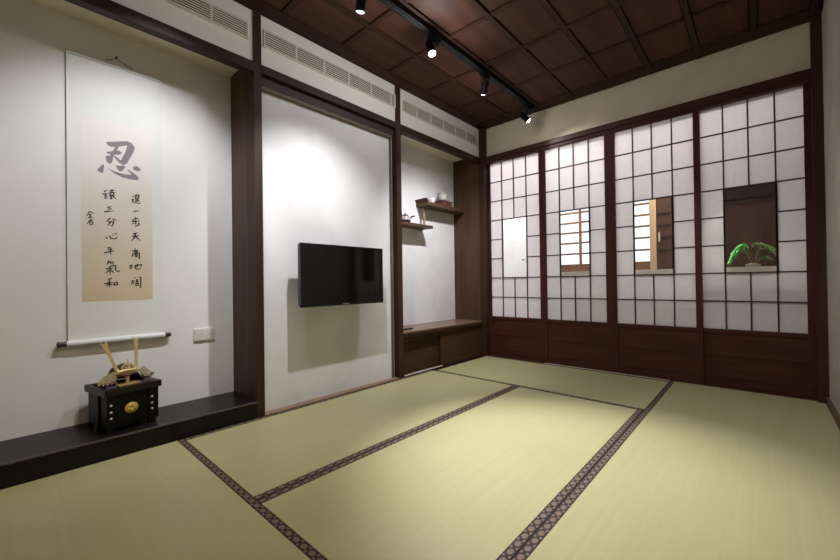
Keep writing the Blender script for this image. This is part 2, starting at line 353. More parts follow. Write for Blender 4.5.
# ------------------------------------------------------------------ tatami
HW = .033
def tatami(x0, x1, y0, y1, axis, label, seed, edges):
    g = .0012
    t = thing('tatami_mat', label, 'tatami mat', ((x0+x1)/2, (y0+y1)/2, -.031), 0, 'tatami mats laid across the floor')
    def add_edge(side):
        b = MB()
        if axis == 'y':
            xa = x0+g if side == 0 else x1-g-HW
            b.box(xa, xa+HW, y0+g, y1-g, -.030, .0012, 0)
            f = lambda p, xa=xa: (p.y/.048, (p.x-xa)/HW)
        else:
            ya = y0+g if side == 0 else y1-g-HW
            b.box(x0+g, x1-g, ya, ya+HW, -.030, .0012, 0)
            f = lambda p, ya=ya: (p.x/.048, (p.y-ya)/HW)
        b.build('edging', HERI, t, uvfun=f, label='brown brocade edging with pale rosettes')
    e0 = HW if 0 in edges else 0; e1 = HW if 1 in edges else 0
    m = MB()
    if axis == 'y': m.box(x0+g+e0, x1-g-e1, y0+g, y1-g, -.031, 0)
    else: m.box(x0+g, x1-g, y0+g+e0, y1-g-e1, -.031, 0)
    m.build('mat', straw_mat('rush_weave', axis, seed), t)
    for s_ in edges: add_edge(s_)
    return t
tatami(.002, .90, -3.06, -.96, 'y', 'tatami mat along the television wall, below the screen', 1.0, (0,1))
tatami(.90, 1.80, -3.06, -.96, 'y', 'tatami mat in the middle of the floor, edged by brocade on both long sides', 4.0, (0,1))
tatami(.05, 1.80, -.96, -.018, 'x', 'tatami mat lying crosswise in front of the left sliding screens', 7.0, (0,1))
tatami(1.80, XR-.016, -3.06, -.006, 'y', 'wide tatami mat along the right wall, reaching the screen with the plant', 11.0, (0,))
tatami(.002, 1.80, -4.02, -3.06, 'x', 'nearest tatami mat at lower left, in front of the black niche step', 15.0, (1,))

# ------------------------------------------------------------ sliding shoji
def shoji(name, xl, xr, px0, px1, z0, z1, y, wide, pane=True):
    """xl..xr outer frame, px0..px1 paper field, y room-side face"""
    d = struct_root(name, ((xl+xr)/2, y+.015, .005))
    f = MB()
    f.box(xl, px0, y, y+.030, .005, 2.224, 0); f.box(px1, xr, y, y+.030, .005, 2.224, 0)
    f.build('stile', SHOJI_Z, d)
    r = MB()
    r.box(px0, px1, y, y+.030, z1, 2.224, 0); r.box(px0, px1, y, y+.030, z0-.028, z0, 0); r.box(px0, px1, y, y+.030, .005, .062, 0)
    r.build('rail', SHOJI_X, d)
    p = MB()
    p.box(px0, px1, y+.012, y+.022, .062, z0-.028, 0)
    p.box(px0, px1, y+.008, y+.014, .238, .242, 0)
    p.build('wood_panel', SHOJI_P, d)
    cw = (px1-px0)/4; rh = (z1-z0)/8; kw = .0050
    wx0, wx1, wz0, wz1 = px0+cw, px0+3*cw, z0+2*rh, z0+5*rh
    pp = MB(); ya, yb = y+.0125, y+.0135
    pp.box(px0, px1, ya, yb, z0, wz0); pp.box(px0, px1, ya, yb, wz1, z1); pp.box(px0, wx0, ya, yb, wz0, wz1); pp.box(wx1, px1, ya, yb, wz0, wz1)
    pp.build('paper', PAPER, d)
    l = MB()
    for k_ in range(1, 8):
        z = z0+rh*k_
        if 2 < k_ < 5:
            l.box(px0, wx0, y+.002, y+.012, z-kw, z+kw); l.box(wx1, px1, y+.002, y+.012, z-kw, z+kw)
        else: l.box(px0, px1, y+.002, y+.012, z-kw, z+kw)
    for k_ in range(1, 4):
        x = px0+cw*k_
        if k_ == 2:
            l.box(x-kw, x+kw, y+.001, y+.012, z0, wz0); l.box(x-kw, x+kw, y+.001, y+.012, wz1, z1)
        else: l.box(x-kw, x+kw, y+.001, y+.012, z0, z1)
    for (a0, a1, b0, b1) in ((wx0-.006, wx0+.004, wz0, wz1), (wx1-.004, wx1+.006, wz0, wz1)): l.box(a0, a1, y+.001, y+.020, b0, b1)
    for b in (wz0, wz1): l.box(wx0, wx1, y+.001, y+.020, b-.005, b+.005)
    l.build('lattice', KUMI, d)
    MB().box(wx0, wx1, y+.014, y+.017, wz0, wz1).build('glass_pane', GLASS, d)
    return d
shoji('door_1', .030, .710, .0775, .6645, .4503, 2.196, .034, 0)
shoji('door_2', .703, 1.361, .750, 1.3165, .453, 2.184, .000, 0)
shoji('door_3', 1.362, 2.027, 1.405, 1.984, .453, 2.184, .000, 0)
shoji('door_4', 1.990, 2.648, 2.022, 2.611, .4503, 2.196, .034, 0)

# ----------------------------------------------------- passage behind shoji
MB().box(-.6, XR, .10, 1.15, -.031, 0).build('floor_passage', plain('passage_floor', (.62,.57,.50), .5), kind='structure')
MB().box(-.6, XR, .09, 1.15, 2.55, 2.62).build('ceiling_passage', WHITEP, kind='structure')
w = MB()
w.box(.10, .50, .90, .97, 0, 2.55); w.box(.50, 1.51, .90, .97, 0, .945); w.box(.50, 1.51, .90, .97, 1.92, 2.55)
w.box(-.6, .10, .90, .97, 2.08, 2.55)
w.build('wall_passage', WHITEP, kind='structure')
MB().box(-.62, -.55, .10, .97, 0, 2.55).build('wall_passage_left', WHITEP, kind='structure')
MB().box(2.665, 2.70, .10, .97, 0, 2.55).build('wall_passage_right', wood('passage_wood', (.085,.030,.016), (.12,.045,.025), 'z'), kind='structure')
dk = wood('dark_panelling', (.024,.0085,.005), (.036,.013,.008), 'z')
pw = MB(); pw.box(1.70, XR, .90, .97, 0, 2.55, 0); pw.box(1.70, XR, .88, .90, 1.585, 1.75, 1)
pw.build('wall_passage_wood', [dk, plain('dark_band_board', (.010,.005,.004), .7, spec=.1)], kind='structure')  # near-black board across the upper panelling
# white door with a round knob seen through the first window
d5 = struct_root('door_5', (-.22, .92, 0))
MB().box(-.545, .095, .905, .94, .005, 2.07, 0, .003).build('leaf', plain('white_door', (.82,.84,.86), .35), d5)
kb = MB(); kb.tube([(.055,.905,1.14),(.055,.880,1.14)], .010, 12)
kb.lathe([(0,-.014),(.012,-.013),(.020,-.006),(.022,0),(.020,.008),(.012,.014),(0,.015)], 16, M=Matrix.Translation((.055,.868,1.14)) @ Matrix.Rotation(PI/2, 4, 'X'))
kb.build('door_knob', CHROME, d5)
# lit lattice window of the passage
w1 = struct_root('window_1', (1.0, .92, .945))
LW = wood('light_lattice_wood', (.13,.068,.034), (.20,.11,.058), 'x')
LWZ = wood('light_stile_wood', (.42,.28,.16), (.52,.36,.22), 'z')
fr = MB(); fr.box(.50, 1.51, .885, .93, .945, 1.04, 0); fr.box(.50, 1.51, .885, .93, 1.86, 1.92, 0)
fr.build('rail', LW, w1)
fr = MB(); fr.box(1.505, 1.565, .875, .93, .945, 1.92, 0); fr.box(.47, .51, .885, .93, .945, 1.92, 0)
fr.build('stile', LWZ, w1)
lt = MB()
for z in (1.165, 1.295, 1.420, 1.540, 1.66, 1.78): lt.box(.51, 1.505, .895, .912, z-.010, z+.010)
for x in (.78, 1.10): lt.box(x-.013, x+.013, .893, .912, 1.04, 1.86)
lt.build('lattice', LW, w1)
MB().box(.51, 1.505, .914, .920, 1.04, 1.86).build('lit_paper', emit('lit_window_paper', (.93,.97,1.0), 1.9), w1)
# dark lattice door beside it
d6 = struct_root('door_6', (1.64, .90, 0))
MB().box(1.566, 1.70, .885, .925, .945, 2.10, 0).build('leaf', wood('dark_lattice_leaf', (.055,.024,.014), (.085,.04,.024), 'z'), d6)
lt = MB()
for z in (1.165, 1.295, 1.420, 1.540): lt.box(1.566, 1.70, .876, .885, z-.009, z+.009)
lt.build('lattice', plain('lattice_brown', (.03,.014,.009), .5), d6)
hb = MB(); hb.box(1.585, 1.600, .868, .885, 1.24, 1.34, 0, .003); hb.build('handle', plain('handle_pale', (.5,.42,.3), .4), d6)
MB().box(.62, 2.655, .10, .24, .893, .932, 0, .002).build('trim_14', plain('pale_ledge', (.70,.64,.54), .5), kind='structure')

# potted fern on the ledge
pf = thing('potted_fern', 'green fern with arching fronds on the pale ledge behind the rightmost screen window', 'plant', (2.33, .165, .932))
pot = MB(); pot.lathe([(0,.0),(.030,.0),(.044,.012),(.047,.020),(.042,.020),(.036,.013),(0,.011)], 24, M=Matrix.Translation((2.33,.165,.932)))
pot.build('dish', plain('dish_glaze', (.42,.38,.30), .4), pf)
so = MB()
for k_ in range(26):
    q = random.random()*2*PI; r = .030*math.sqrt(random.random()); s_ = .006+.006*random.random()
    so.lathe([(0,-s_),(s_*.8,-s_*.5),(s_,0),(s_*.7,s_*.6),(0,s_*.8)], 8, M=Matrix.Translation((2.33+r*math.cos(q), .165+r*math.sin(q), .950)))
so.build('pebbles', plain('pebble', (.42,.36,.26), .7), pf)
LEAF = mottled('fern_leaf_lit', (.05,.42,.07), (.14,.68,.16), 40, .45, 0)
LEAF2 = mottled('fern_leaf_dim', (.10,.20,.05), (.20,.30,.09), 40, .5, 0)  # same leaf as the left fronds, weaker light put into its colour
def frond(pts, n_, ln, mat):
    P = [Vector(p) for p in pts]
    def at(t):
        t = t*(len(P)-1); i = min(int(t), len(P)-2); u = t-i
        p0, p1, p2, p3 = P[max(i-1,0)], P[i], P[i+1], P[min(i+2, len(P)-1)]
        return .5*((2*p1) + (p2-p0)*u + (2*p0-5*p1+4*p2-p3)*u*u + (3*p1-p0-3*p2+p3)*u**3)
    b = MB(); C_ = [at(i/16) for i in range(17)]
    b.tube(C_, [.0026*(1-.7*i/16) for i in range(17)], 6, 0)
    for i in range(n_):
        t = .38 + .6*i/n_
        p = at(t); tg = (at(min(t+.02,1)) - at(max(t-.02,0))).normalized()
        for sd in (-1, 1):
            dr = (tg*.5 + Vector((random.uniform(-.3,.3), sd*.55, -.45+random.uniform(-.3,.35)))).normalized()
            l_ = ln*(1-.45*abs(2*(t-.38)/.6-.8))*random.uniform(.8,1.15)
            wd = dr.cross(Vector((0,0,1)) + tg*.3).normalized()*l_*.13
            q1, q2, q3 = p+dr*l_*.35, p+dr*l_*.75, p+dr*l_
            dn = Vector((0,0,-.12*l_))
            b.add([p, q1+wd, q1-wd, q2+wd*.8+dn, q2-wd*.8+dn, q3+dn*2.2], [(0,1,2),(1,3,4,2),(3,5,4)], 1)
    return b.build('frond', mat, pf)
STEM = plain('fern_stem', (.16,.15,.05), .6)
base = (2.33,.165,.948)
frond([base,(2.30,.160,1.03),(2.265,.155,1.090),(2.220,.150,1.055),(2.185,.145,.975)], 46, .050, [STEM, LEAF])
frond([(2.325,.17,.948),(2.29,.170,1.04),(2.255,.172,1.082),(2.215,.175,1.040),(2.195,.175,.985)], 40, .046, [STEM, LEAF])
frond([(2.32,.165,.948),(2.305,.160,1.05),(2.285,.150,1.110),(2.245,.145,1.10),(2.200,.140,1.04)], 40, .044, [STEM, LEAF])
frond([(2.32,.18,.948),(2.300,.19,1.04),(2.270,.20,1.105),(2.23,.205,1.09),(2.195,.21,1.02)], 36, .044, [STEM, LEAF])
frond([(2.335,.165,.948),(2.318,.170,1.05),(2.335,.172,1.115),(2.395,.174,1.105),(2.460,.176,1.03)], 44, .040, [STEM, LEAF2])
frond([(2.337,.17,.948),(2.36,.176,1.04),(2.40,.180,1.082),(2.44,.182,1.06),(2.478,.185,.99)], 36, .040, [STEM, LEAF2])
frond([(2.34,.18,.948),(2.35,.19,1.04),(2.385,.20,1.095),(2.43,.205,1.09),(2.47,.21,1.05)], 36, .038, [STEM, LEAF2])
frond([(2.34,.16,.948),(2.37,.155,.99),(2.40,.150,1.015),(2.44,.148,.990)], 26, .036, [STEM, LEAF2])

# ------------------------------------------------------------- vent grilles
def vent(y0, y1, z0, z1, first, step, label):
    t = thing('vent_grille', label, 'vent', (-.010, (y0+y1)/2, z0), 0, 'air vent grilles over the beam')
    MB().box(-.0118, -.0105, y0, y1, z0, z1).build('backing', VDARK, t)
    f = MB(); e = .006
    f.box(-.0118, -.0005, y0-e, y1+e, z1, z1+e); f.box(-.0118, -.0005, y0-e, y1+e, z0-e, z0)
    f.box(-.0118, -.0005, y0-e, y0, z0, z1); f.box(-.0118, -.0005, y1, y1+e, z0, z1)
    f.build('frame', VENT, t)
    sl = MB(); ns = 7; p = (z1-z0)/ns
    for k_ in range(ns):
        z = z0+p*(k_+.5)
        sl.box(-.0035, -.001, y0, y1, z-.0033, z+.0033)
    sl.build('louvre', VENT, t)
    y = first
    while y < y1-.01:
        MB().box(-.0105, -.0005, y-.004, y+.004, z0, z1).build('mullion', VENT, t)
        y += step
    return t
vent(-3.95, -2.688, 2.403, 2.502, -3.80, .226, 'long white louvred vent above the hanging scroll niche')
vent(-2.575, -1.385-.012, 2.403, 2.508, -2.349, .226, 'long white louvred vent above the television')
vent(-1.295, -.085, 2.400, 2.500, -1.108, .2, 'long white louvred vent above the shelf alcove')

# --------------------------------------------------------------- television
tv = thing('television', 'black flat television mounted on the white wall, a wide shadow below it', 'television', (-.055, -2.029, .687))
TY0, TY1, TZ0, TZ1 = -2.398, -1.660, .687, 1.124
b = MB(); b.box(.056, .092, TY0+.004, TY1-.004, TZ0+.004, TZ1-.004, 0, .006); b.box(.02, .058, TY0+.10, TY1-.10, TZ0+.05, TZ1-.08, 0, .01)
b.build('housing', BLKPL, tv)
b = MB(); e = .014
b.box(.090, .101, TY0, TY1, TZ1-e, TZ1, 0, .002); b.box(.090, .101, TY0, TY1, TZ0, TZ0+.020, 0, .002)
b.box(.090, .101, TY0, TY0+e, TZ0, TZ1, 0, .002); b.box(.090, .101, TY1-e, TY1, TZ0, TZ1, 0, .002)
b.build('bezel', BLKPL, tv)
MB().box(.090, .0975, TY0+e, TY1-e, TZ0+.020, TZ1-e).build('screen', plain('dark_glossy_screen', (.006,.005,.005), .07, spec=.6), tv)
b = MB(); b.box(.1005, .1022, -2.055, -2.003, TZ0+.006, TZ0+.013); b.build('badge', plain('badge_silver', (.6,.62,.66), .3, .8), tv, label='small silver badge')
b = MB(); b.box(-.055, -.045, -2.20, -1.86, .80, 1.02, 0); b.box(-.046, .022, -2.12, -2.08, .84, .98, 0); b.box(-.046, .022, -1.98, -1.94, .84, .98, 0)
b.build('wall_bracket', BLACK, tv)

# ------------------------------------------------------------ hanging scroll
hs = thing('hanging_scroll', 'white hanging scroll with large grey and black brush calligraphy on a cream paper', 'scroll', (-.350, -3.28, .53))
XS = -.354
MB().box(XS-.0012, XS, -3.499, -3.068, .535, 2.108).build('mount', mottled('silk_mount', (.72,.735,.70), (.74,.755,.72), 60, .7, 0), hs)
m, nt, N, L, B = new_mat('light_washed_paper')
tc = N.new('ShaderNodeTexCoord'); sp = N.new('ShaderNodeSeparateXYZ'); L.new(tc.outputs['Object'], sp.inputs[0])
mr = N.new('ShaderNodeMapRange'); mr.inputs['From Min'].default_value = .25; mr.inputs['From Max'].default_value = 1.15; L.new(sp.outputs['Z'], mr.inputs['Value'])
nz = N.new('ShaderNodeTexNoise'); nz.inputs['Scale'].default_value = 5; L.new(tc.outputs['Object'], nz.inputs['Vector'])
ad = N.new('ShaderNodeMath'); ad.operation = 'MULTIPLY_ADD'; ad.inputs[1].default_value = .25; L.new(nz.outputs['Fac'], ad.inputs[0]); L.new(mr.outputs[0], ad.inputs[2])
cr = N.new('ShaderNodeValToRGB'); cr.color_ramp.elements[0].color = (.62,.50,.33,1); cr.color_ramp.elements[1].color = (.76,.74,.70,1)  # paler upward: lamplight washing the upper paper is put into its colour
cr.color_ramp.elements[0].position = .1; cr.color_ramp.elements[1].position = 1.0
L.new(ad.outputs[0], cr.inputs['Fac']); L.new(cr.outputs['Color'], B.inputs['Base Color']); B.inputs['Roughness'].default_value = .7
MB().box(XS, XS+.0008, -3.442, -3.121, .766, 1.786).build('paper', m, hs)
MB().box(XS-.008, XS+.006, -3.500, -3.066, 2.100, 2.116).build('top_stave', plain('stave_cloth', (.66,.66,.64), .6), hs)
rl = MB(); rl.tube([(XS+.012,-3.505,.545),(XS+.012,-3.064,.545)], .0165, 18)
rl.build('roller', plain('roller_cloth', (.68,.70,.69), .55), hs)
for s0, s1 in ((-3.543,-3.505), (-3.064,-3.034)):
    kn = MB(); kn.tube([(XS+.012,s0,.545),(XS+.012,s0+.008,.545),(XS+.012,s0+.012,.545),(XS+.012,s1,.545)], [.014,.016,.0125,.0125], 16)
    kn.build('roller_knob', plain('dark_knob', (.045,.02,.025), .35), hs)
cd = MB(); HK = (XS-.002, -3.285, 2.158)
cd.tube([(XS,-3.335,2.116),(XS,-3.335,2.128),HK], .0018, 6); cd.tube([(XS,-3.215,2.116),(XS,-3.215,2.124),HK], .0018, 6)
cd.build('hanging_cord', plain('brown_cord', (.05,.03,.02), .8), hs)
INK_GLARE = plain('glare_grey_ink', (.235,.215,.235), .7); INK = plain('black_ink', (.035,.028,.025), .7)  # glare on the large character is painted in as lighter grey ink
b = MB()
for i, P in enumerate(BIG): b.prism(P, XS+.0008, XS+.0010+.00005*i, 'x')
b.build('large_character', INK_GLARE, hs, label='large brush character with glare painted in as grey')
def ribbon(b, pts, wd):
    P = [Vector((p[0], p[1])) for p in pts]
    D = [P[0]]
    for i in range(len(P)-1):
        k_ = 4 if len(P) > 2 else 3
        for j in range(1, k_+1): D.append(P[i].lerp(P[i+1], j/k_))
    n_ = len(D); Lf = []; Rt = []
    for i, p in enumerate(D):
        t = (D[min(i+1,n_-1)] - D[max(i-1,0)])
        if t.length < 1e-9: continue
        t.normalize(); nn = Vector((-t.y, t.x)); u = i/(n_-1)
        w_ = wd*(1.15 - .75*u if len(P) == 2 else .95 - .35*u)*(.75 if i in (0,) else 1)
        Lf.append(p+nn*w_); Rt.append(p-nn*w_)
    x = XS+.0008
    vs = [(x+.0003, q.x, q.y) for q in Lf] + [(x+.0003, q.x, q.y) for q in Rt]; k_ = len(Lf)
    b.add(vs, [(i, i+1, k_+i+1, k_+i) for i in range(k_-1)])
for ci, ch in enumerate(CHARS):
    b = MB()
    for st in ch: ribbon(b, st, .0042 if ci != 8 else .0032)
    b.build('character', INK, hs, label='small black brush character')
hk = MB(); hk.tube([(-.3655,-3.285,2.166),(-.352,-3.285,2.166),(-.349,-3.285,2.172)], [.0030,.0026,.0024], 8); hk.tube([(-.3655,-3.285,2.166),(-.3635,-3.285,2.166)], .006, 12)
hk.build('wire', plain('hook_wire', (.10,.08,.05), .5), None)
hook = bpy.data.objects['wire']; hook.name = 'scroll_hook'
tag(hook, 'small dark hook on the niche wall above the hanging scroll', 'hook')

# wall socket in the niche
so = thing('wall_socket', 'white double wall socket plate on the niche wall right of the scroll', 'socket', (-.365, -2.835, .523))
MB().box(-.365, -.352, -2.898, -2.772, .484, .563, 0, .003).build('plate', PLASTIC_W, so)
for yy in (-2.866, -2.804):
    q = MB(); q.box(-.352, -.3505, yy-.026, yy+.026, .497, .550, 0)
    ins = q.build('socket_insert', plain('insert_white', (.66,.64,.60), .35), so)
    for dy in (-.008, .008):
        q = MB(); q.box(-.3505, -.3502, yy+dy-.0015, yy+dy+.0015, .519, .528)
        q.build('slot', plain('slot_dark', (.05,.05,.05), .6), ins)

# ----------------------------------------------------------- armour chest
CZ = .104
RC = math.radians(12)
ch = thing('armour_chest', 'black lacquered display chest with yellow oval crest on the niche step', 'chest', (-.190, -3.288, CZ), RC)
MC = ch.matrix_basis @ Matrix.Scale(1.06, 4)
def cbox(b, x0, x1, y0, y1, z0, z1, mat=0, bv=0): b.box(x0, x1, y0, y1, z0, z1, mat, bv, MC)
LQ = plain('chest_lacquer', (.003,.0025,.002), .4, spec=.15)
b = MB(); cbox(b, -.115, .100, -.110, .110, .018, .182, 0, .004); b.build('body', LQ, ch)
b = MB(); cbox(b, -.128, .110, -.122, .122, .176, .209, 0, .005); b.build('lid', plain('lid_lacquer', (.009,.006,.005), .35, spec=.25), ch)
for (sx, sy) in ((1,-.098), (1,.076), (-1,-.090), (-1,.090)):
    b = MB(); x0 = .100 if sx > 0 else -.115
    b.prism([(x0, .174), (x0+.007*sx, .174), (x0+.007*sx, .035), (x0+.013*sx, 0), (x0-.006*sx, 0), (x0, .03)], sy-.016, sy+.016, 'y', 0, MC)
    leg = b.build('leg', LQ, ch)
    if sx > 0:
        for z in (.070, .100, .132):
            q = MB(); q.lathe([(0,.006),(.004,.005),(.0062,.0015),(.0064,0)], 12, M=MC @ Matrix.Translation((x0+.0065, sy, z)) @ Matrix.Rotation(PI/2, 4, 'Y'))
            q.build('stud', plain('pearl_stud', (.42,.40,.36), .35, .3), leg)
for sy in (-1, 1):
    b = MB(); y0 = .110*sy
    b.prism([(y0, .174), (y0+.007*sy, .174), (y0+.007*sy, .035), (y0+.014*sy, 0), (y0-.006*sy, 0), (y0, .03)], -.018, .018, 'x', 0, MC)
    b.build('leg', LQ, ch)
b = MB(); cr_ = MC @ Matrix.Translation((.0995, -.011, .100)) @ Matrix.Rotation(PI/2, 4, 'Y') @ Matrix.Scale(.92, 4, Vector((1,0,0))) @ Matrix.Scale(1.12, 4)
b.lathe([(0,.0045),(.020,.0045),(.0215,.003),(.0245,.0030),(.026,.0)], 28, M=cr_)
for k_ in range(5):
    q = 2*PI*k_/5
    b.lathe([(0,.007),(.006,.006),(.008,.004)], 10, M=cr_ @ Matrix.Translation((.011*math.cos(q), .011*math.sin(q), 0)))
b.build('crest', plain('yellow_crest', (.50,.37,.07), .4, .3), ch, label='yellow oval crest')

# ------------------------------------------------------------- kabuto helmet
HZ = CZ+.209*1.06
hm = thing('samurai_helmet', 'ornamental samurai helmet with two tall golden horns standing on the black chest', 'helmet', (-.190, -3.290, HZ), RC)
MH = hm.matrix_basis @ Matrix.Translation((0, -.008, 0))
MAR = plain('maroon_cloth', (.030,.008,.010), .7); BEI = mottled('brocade_beige', (.34,.28,.17), (.48,.41,.26), 90, .6)
b = MB(); b.box(-.05, .092, -.050, .050, 0, .006, 0, .001, MH); b.box(.050, .062, -.008, .008, .006, .055, 0, 0, MH); b.box(.02, .06, -.025, .025, .046, .054, 0, 0, MH)
b.build('stand', plain('stand_gold', (.38,.26,.10), .45, .2), hm)
b = MB(); b.prism([(-.095,.0),(.085,.0),(.075,.006),(-.085,.006)], -.10, -.052, 'y', 0, MH); b.prism([(-.09,.0),(.08,.0),(.065,.006),(-.08,.006)], .052, .10, 'y', 0, MH)
b.build('cloth', plain('purple_cloth', (.030,.016,.026), .8), hm)
b = MB(); MBW = MH @ Matrix.Translation((-.005, 0, .056))
prof = [(.055*math.cos(q), .040*math.sin(q)) for q in [i*PI/2/8 for i in range(9)]]
b.lathe(prof, 24, M=MBW)
for k_ in range(12):
    q = 2*PI*k_/12
    b.tube([(1.02*r*math.cos(q), 1.02*r*math.sin(q), 1.02*z) for r, z in prof], .0016, 6, 1, M=MBW)
b.lathe([(.010,.039),(.012,.045),(.006,.048),(.0,.048)], 12, 1, M=MBW)
b.build('bowl', [plain('bowl_dark', (.018,.010,.010), .3), plain('rib_gold', (.20,.13,.05), .4, .6)], hm)
# neck guard: flared lamellar skirt round the back and sides
b = MB()
for lv in range(4):
    r0 = .056+.011*lv; z0 = .056-.012*lv
    b.lathe([(r0,z0),(r0+.011,z0-.015),(r0+.012,z0-.015),(r0+.003,z0)], 28, 0, M=MH @ Matrix.Translation((-.005,0,0)), sweep=math.radians(260), start=math.radians(50))
b.build('neck_guard', MAR, hm)
# visor with gold rim
b = MB()
b.lathe([(.050,.066),(.062,.052),(.064,.054),(.052,.070)], 20, 0, M=MH, sweep=math.radians(150), start=math.radians(-75))
b.build('visor', plain('visor_gold', (.62,.46,.20), .4, .3), hm)
b = MB(); b.tube([(.064*math.cos(q), .064*math.sin(q), .050) for q in [math.radians(-78+156*i/20) for i in range(21)]], .005, 8, 0, M=MH)
b.build('visor_rim', plain('brown_brocade_rim', (.09,.03,.022), .5), hm)
# turned-back side flaps
FLAPS = {-1: [(-.095,.058),(-.062,.074),(-.044,.046),(-.056,.018),(-.112,.015),(-.120,.026)],
          1: [(.058,.064),(.082,.080),(.126,.034),(.114,.016),(.078,.030)]}
BORD = {-1: [(-.052,.017),(-.085,.013),(-.118,.016),(-.122,.030)], 1: [(.080,.026),(.100,.018),(.120,.017),(.132,.032)]}
for sd in (-1, 1):
    b = MB(); F = FLAPS[sd]; k_ = len(F)
    def xx(y): return .066 - abs(y)*.25
    P = [(xx(y), y, z) for y, z in F]; Q = [(x-.010, y, z-.003) for x, y, z in P]
    b.add(P+Q, [tuple(range(k_)), tuple(range(2*k_-1, k_-1, -1))]+[(i,(i+1)%k_,k_+(i+1)%k_,k_+i) for i in range(k_)], 0, False, MH)
    fl = b.build('side_flap', BEI, hm)
    b = MB(); E = BORD[sd]; b.tube([(xx(y)+.002, y, z) for y, z in E], .0075, 8, 0, M=MH)
    for i in range(7):
        u = i/6*(len(E)-1); q0 = min(int(u), len(E)-2); f_ = u-q0
        y = E[q0][0]*(1-f_)+E[q0+1][0]*f_; z = E[q0][1]*(1-f_)+E[q0+1][1]*f_
        b.lathe([(0,.003),(.0028,.002),(.0032,0)], 8, 1, M=MH @ Matrix.Translation((xx(y)+.009, y, z+.001)) @ Matrix.Rotation(PI/2, 4, 'Y'))
    b.build('flap_border', [plain('dark_red_brocade', (.05,.010,.008), .6), GOLDL], fl, label='dark red brocade border with gold dots')
# front crest: ring ornament, flame and base scroll
b = MB()
b.tube([(.062, .026*math.cos(q), .086+.022*math.sin(q)) for q in [2*PI*i/24 for i in range(25)]], .0042, 8, 0, M=MH)
b.tube([(.063+.004*math.cos(q), .048*math.sin(q), .068+.008*math.cos(q)) for q in [math.radians(-80+160*i/12) for i in range(13)]], .0065, 8, 0, M=MH)
b.tube([(.064,0,.072),(.065,0,.105),(.064,0,.124),(.062,0,.134)], [.005,.005,.0045,.0015], 8, 0, M=MH)
for sd in (-1,1):
    b.tube([(.064,.002*sd,.100),(.064,.012*sd,.110),(.063,.016*sd,.122)], [.003,.003,.001], 8, 0, M=MH)
    b.tube([(.064,.002*sd,.080),(.064,.012*sd,.092),(.063,.018*sd,.086)], [.003,.003,.001], 8, 0, M=MH)
    b.tube([(.062,.030*sd,.076),(.062,.044*sd,.084),(.061,.050*sd,.074)], [.004,.004,.002], 8, 0, M=MH)
b.build('front_crest', GOLDL, hm)
# horns (kuwagata): flat gold blades with forked tips
def horn(sd, tipy, tipz):
    b = MB()
    y0, z0 = .040*sd, .072; y1, z1 = tipy, tipz
    pts = []
    for i in range(9):
        u = i/8; pts.append((y0+(y1-y0)*(u**.85 if sd < 0 else u), z0+(z1-z0)*u, .0065+.0018*u + (.004 if i == 8 else 0)))
    Lf = []; Rt = []
    for i, (y, z, w_) in enumerate(pts):
        a = pts[min(i+1,8)]; c_ = pts[max(i-1,0)]; t = Vector((a[0]-c_[0], a[1]-c_[1])).normalized(); nn = Vector((-t.y, t.x))
        Lf.append((y+nn.x*w_, z+nn.y*w_)); Rt.append((y-nn.x*w_, z-nn.y*w_))
    t = Vector((pts[8][0]-pts[7][0], pts[8][1]-pts[7][1])).normalized(); e_ = Vector(pts[8][:2])
    nn = Vector((-t.y, t.x))
    tip = [e_+nn*.016+t*.020, e_+nn*.004+t*.005, e_-nn*.004+t*.005, e_-nn*.014+t*.018]
    n_ = 9; x0, x1 = .058, .0615
    vs = [(x1,y,z) for y,z in Lf]+[(x1,y,z) for y,z in Rt]+[(x0,y,z) for y,z in Lf]+[(x0,y,z) for y,z in Rt]
    fs = []
    for i in range(n_-1):
        fs += [(i,i+1,n_+i+1,n_+i),(2*n_+i,3*n_+i,3*n_+i+1,2*n_+i+1),(i,2*n_+i,2*n_+i+1,i+1),(n_+i,n_+i+1,3*n_+i+1,3*n_+i)]
    b.add(vs, fs, 0, False, MH)
    b.prism([tuple(Lf[-1]), tuple(tip[0]), tuple(tip[1])], x0, x1, 'x', 0, MH); b.prism([tuple(Rt[-1]), tuple(tip[2]), tuple(tip[3])], x0, x1, 'x', 0, MH)
    b.prism([tuple(Lf[-1]), tuple(tip[1]), tuple(tip[2]), tuple(Rt[-1])], x0, x1, 'x', 0, MH)
    b.build('horn', GOLDL, hm, label='flat pale gold horn with forked tip')
horn(-1, -.098, .222); horn(1, .040, .232)

# ---------------------------------------------------- shelf alcove cabinet
cb = thing('low_cabinet', 'low dark wooden cabinet with sliding doors in the alcove', 'cabinet', (-.19, -.69, .0))
b = MB()
b.box(-.383, -.004, -1.331, -.052, .362, .398, 0, .002); b.build('top_board', CABTOP, cb)
b = MB(); b.box(-.380, -.010, -1.331, -1.318, -.028, .362); b.box(-.380, -.010, -.064, -.052, -.028, .362); b.box(-.380, -.010, -1.318, -.064, -.028, .012); b.box(-.380, -.370, -1.318, -.064, .012, .362)
b.box(-.050, -.008, -1.318, -.064, .318, .362); b.box(-.004, .0, -1.331, -.052, .352, .385)
b.build('body', CAB, cb)
MB().box(-.060, -.046, -1.318, -.74, .012, .318).build('sliding_door', wood('cabinet_door_wood', (.040,.020,.011), (.062,.032,.018), 'y'), cb)
MB().box(-.034, -.016, -.785, -.064, .012, .318).build('sliding_door', wood('cabinet_door_wood_front', (.048,.025,.012), (.070,.037,.019), 'y'), cb)
MB().box(-.012, .0, -1.318, -.78, .006, .014).build('rail', plain('pale_track', (.66,.62,.55), .4), cb, label='pale door track')

